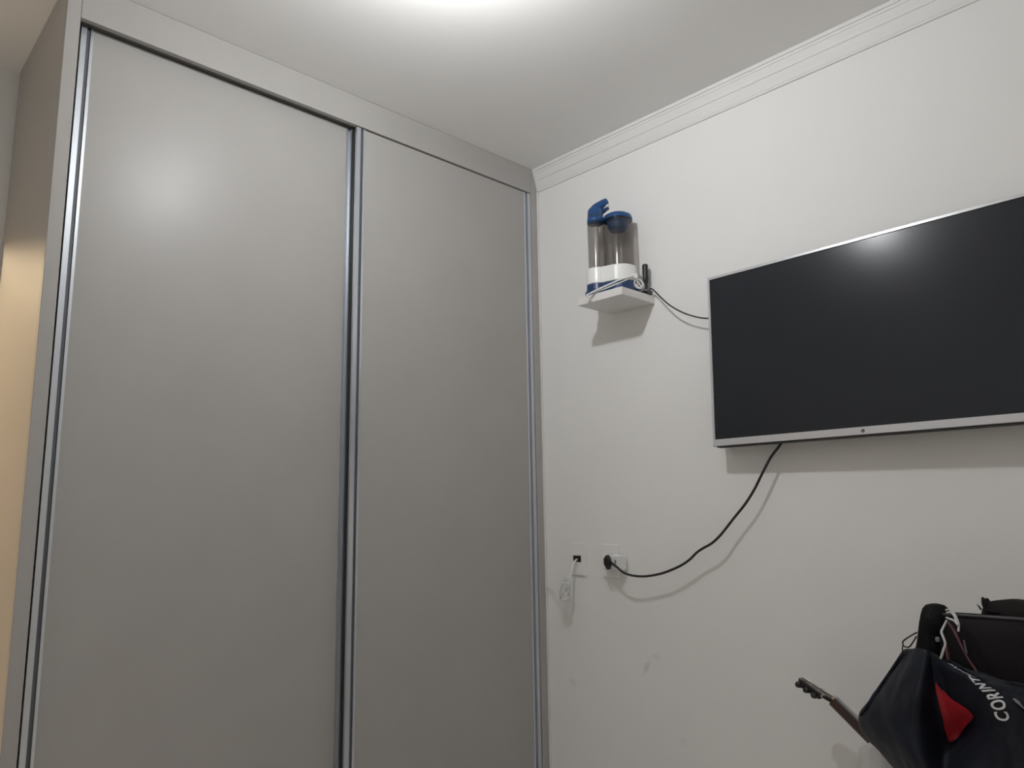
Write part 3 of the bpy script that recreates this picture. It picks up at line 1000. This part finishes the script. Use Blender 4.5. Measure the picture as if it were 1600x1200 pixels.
# lettering printed along the ridge of the jacket
TOPS = [(1560, 1128), (1552.5, 1111), (1546, 1094), (1538.5, 1082), (1532.5, 1077.5), (1523, 1067.5), (1512.5, 1056.5), (1504.5, 1052), (1499.5, 1049.5), (1491.5, 1045), (1485.5, 1040.5), (1480, 1037)]
BOTS = [(1580, 1127), (1573, 1110), (1569, 1092), (1558, 1082), (1551, 1077.5), (1537, 1068.5), (1525.5, 1060), (1514.5, 1055), (1508, 1051.5), (1502, 1047.5), (1495, 1042.5), (1489, 1039)]
lb = bmesh.new()
dg = bpy.context.evaluated_depsgraph_get()
for i, chh in enumerate('CORINTHIANS'):
    cu = bpy.data.curves.new('glyph', 'FONT')
    cu.body = chh
    cu.resolution_u = 4
    cu.offset = 0.03
    to = bpy.data.objects.new('glyph', cu)
    COL.objects.link(to)
    bpy.context.view_layer.update()
    me = bpy.data.meshes.new_from_object(to.evaluated_get(bpy.context.evaluated_depsgraph_get()))
    bpy.data.objects.remove(to)
    bpy.data.curves.remove(cu)
    gb = bmesh.new()
    gb.from_mesh(me)
    bpy.data.meshes.remove(me)
    bmesh.ops.triangulate(gb, faces=gb.faces)
    bmesh.ops.subdivide_edges(gb, edges=[e for e in gb.edges if e.calc_length() > 0.15], cuts=2, use_grid_fill=True)
    xs = [v.co.x for v in gb.verts]
    ys = [v.co.y for v in gb.verts]
    x0, x1, y0, y1 = min(xs), max(xs), min(ys), max(ys)
    T0, T1, B0, B1 = (Vector(q) for q in (TOPS[i], TOPS[i + 1], BOTS[i], BOTS[i + 1]))
    gap = 0.07
    vm = {}
    ok = True
    for v in gb.verts:
        s = (v.co.x - x0) / max(1e-6, x1 - x0)
        if chh == 'I':
            s = 0.2 + 0.6 * s
        s = gap + s * (1 - 2 * gap)
        h = (v.co.y - y0) / (y1 - y0)
        q = (B0.lerp(B1, s)).lerp(T0.lerp(T1, s), h)
        p = on_jacket(q.x, q.y, 0.0018)
        if p is None:
            ok = False
            break
        vm[v] = p
    if ok:
        nv = {v: lb.verts.new(p) for v, p in vm.items()}
        for f in gb.faces:
            try:
                lb.faces.new([nv[v] for v in f.verts])
            except ValueError:
                pass
    gb.free()
part('lettering', lb, M['print'], jk)
zp = [on_jacket(x, y, 0.003) for x, y in ((1584, 1094), (1589, 1098), (1594, 1103), (1601, 1109))]
if all(zp):
    part('reflective_strip', tube(zp, [0.002, 0.0045, 0.0025, 0.0015], 6, flat=0.5), M['greystrap'], jk, smooth=True)
# left cuff hem
hem = [on_jacket(x, y, 0.001) for x, y in ((1346, 1117), (1356, 1104), (1372, 1080), (1392, 1051), (1412, 1021))]
if all(hem):
    part('hem', tube(hem, 0.004, 6, smooth_n=5), M['navy'], jk, smooth=True)

# ================================================================ GUITAR
gt = thing('acoustic_guitar', 'dark wooden guitar leaning behind the jacket with headstock and tuner knobs showing', 'guitar', (1.5, -0.25, 0))
N0 = at(1304, 1093, -0.13)                      # nut
aimg = Vector((-0.715, -0.70))
A = CR * aimg.x - CU * aimg.y
A = (A + CD * ((0.02 - A.y) / CD.y)).normalized()   # towards the head, along the wall
PX = Vector((0, -1, 0)).cross(A).normalized()
if PX.z < 0:
    PX = -PX
TH = math.radians(-16)
Nn = (PX * math.cos(TH) + Vector((0, -1, 0)) * math.sin(TH))
Nn = (Nn - A * Nn.dot(A)).normalized()          # face of the guitar
Sd = A.cross(Nn).normalized()                   # sideways
if Sd.dot(CD) > 0:
    Sd = -Sd                                    # Sd points to the camera side
hA = (A * math.cos(0.24) - Nn * math.sin(0.24)).normalized()   # headstock tips back
hN = (Nn * math.cos(0.24) + A * math.sin(0.24)).normalized()


def slab(o, ax, sd, nn, prof, t0, t1):
    """flat body from half widths along the axis; prof = (along, near half width, far half width)"""
    b = bmesh.new()
    loop = [(a, w) for a, w, f in prof] + [(a, -f) for a, w, f in reversed(prof)]
    U = [b.verts.new(o + ax * a + sd * w + nn * t1) for a, w in loop]
    L = [b.verts.new(o + ax * a + sd * w + nn * t0) for a, w in loop]
    b.faces.new(U)
    b.faces.new(L[::-1])
    n = len(loop)
    for k in range(n):
        b.faces.new((U[k], U[(k + 1) % n], L[(k + 1) % n], L[k]))
    return b


HP = [(0.0, 0.022, 0.022), (0.008, 0.027, 0.024), (0.017, 0.031, 0.026), (0.027, 0.029, 0.026), (0.048, 0.024, 0.025), (0.072, 0.018, 0.024), (0.092, 0.012, 0.020), (0.098, 0.006, 0.012)]
hs = part('headstock', slab(N0, hA, Sd, hN, HP, -0.010, 0.0), M['headst'], gt, bevel=0.002)
bind = [N0 + hA * a + Sd * -f + hN * 0.0015 for a, w, f in HP]
part('binding', tube(bind, 0.0016, 6), M['binding'], hs, smooth=True)
for k, a in enumerate((0.090, 0.066, 0.042)):
    w = {0.090: 0.013, 0.066: 0.019, 0.042: 0.024}[a]
    for sg in (1, -1):
        w2 = w if sg > 0 else 0.023
        o = N0 + hA * a - hN * 0.008 + Sd * sg * (w2 - 0.003)
        pegs = part('tuning_peg', tube([o + hN * 0.006, o - hN * 0.006], 0.0022, 8), M['chrome'], gt, smooth=True)
        part('button', blob(o - hN * 0.0085, 0.0092, 0.0092, 0.0082, 2.4, 12, 8), M['blackpl'], pegs, smooth=True)
        part('roller', tube([o + hN * 0.006 + Sd * sg * 0.002, o + hN * 0.006 - Sd * sg * 0.016], 0.0028, 8), M['chrome'], pegs, smooth=True)
part('screw', blob(N0 + hA * 0.024 + Sd * 0.0295 - hN * 0.007, 0.003, 0.003, 0.003, 2, 8, 6), M['chrome'], hs, smooth=True)
nl = 0.30
nk = bmesh.new()
rgs = []
for a in (0.0, 0.03, 0.2, nl):
    hw = 0.0215 + 0.006 * a / nl
    dp = 0.019 + 0.004 * a / nl
    ring = []
    for k in range(13):
        th = math.pi * k / 12
        ring.append(nk.verts.new(N0 - A * a + Sd * hw * math.cos(th) - Nn * dp * math.sin(th)))
    rgs.append(ring)
for P_, Q_ in zip(rgs, rgs[1:]):
    for k in range(13):
        nk.faces.new((P_[k], P_[(k + 1) % 13], Q_[(k + 1) % 13], Q_[k]))
nk.faces.new(rgs[0])
nk.faces.new(rgs[-1][::-1])
part('neck', nk, M['wood'], gt)
part('fretboard', frame_box(N0, -A, Sd, Nn, 0.002, nl, -0.023, 0.023, 0.0, 0.005), M['headst'], gt)
part('nut', frame_box(N0, A, Sd, Nn, -0.003, 0.003, -0.022, 0.022, 0.0, 0.008), M['binding'], gt)
fr = bmesh.new()
pos = 0
for k in range(14):
    pos = 0.65 * (1 - 2 ** (-(k + 1) / 12))
    if pos < nl:
        frame_box(N0, -A, Sd, Nn, pos - 0.001, pos + 0.001, -0.022, 0.022, 0.005, 0.0062, fr)
part('frets', fr, M['chrome'], gt)
stn = bmesh.new()
for k in range(6):
    s = -0.017 + 0.034 * k / 5
    tube([N0 + hA * (0.042 + 0.024 * (k % 3)) + Sd * (0.010 if k > 2 else -0.010) + hN * 0.006, N0 + Sd * s + Nn * 0.0085, N0 - A * 0.52 + Sd * s * 1.4 + Nn * 0.012], 0.0005, 4, stn)
part('strings', stn, M['chrome'], gt)
BP = [(0, .04, .04), (.015, .07, .07), (.045, .088, .088), (.09, .09, .09), (.135, .078, .078), (.165, .077, .077), (.21, .10, .10), (.255, .115, .115), (.30, .11, .11), (.33, .08, .08), (.34, .03, .03)]
bo = N0 - A * nl
part('body', slab(bo, -A, Sd, Nn, BP, -0.060, 0.0), M['wood'], gt, bevel=0.004)
part('top_board', slab(bo, -A, Sd, Nn, [(a, max(w - .003, .01), max(f - .003, .01)) for a, w, f in BP], 0.0, 0.003), M['spruce'], gt)
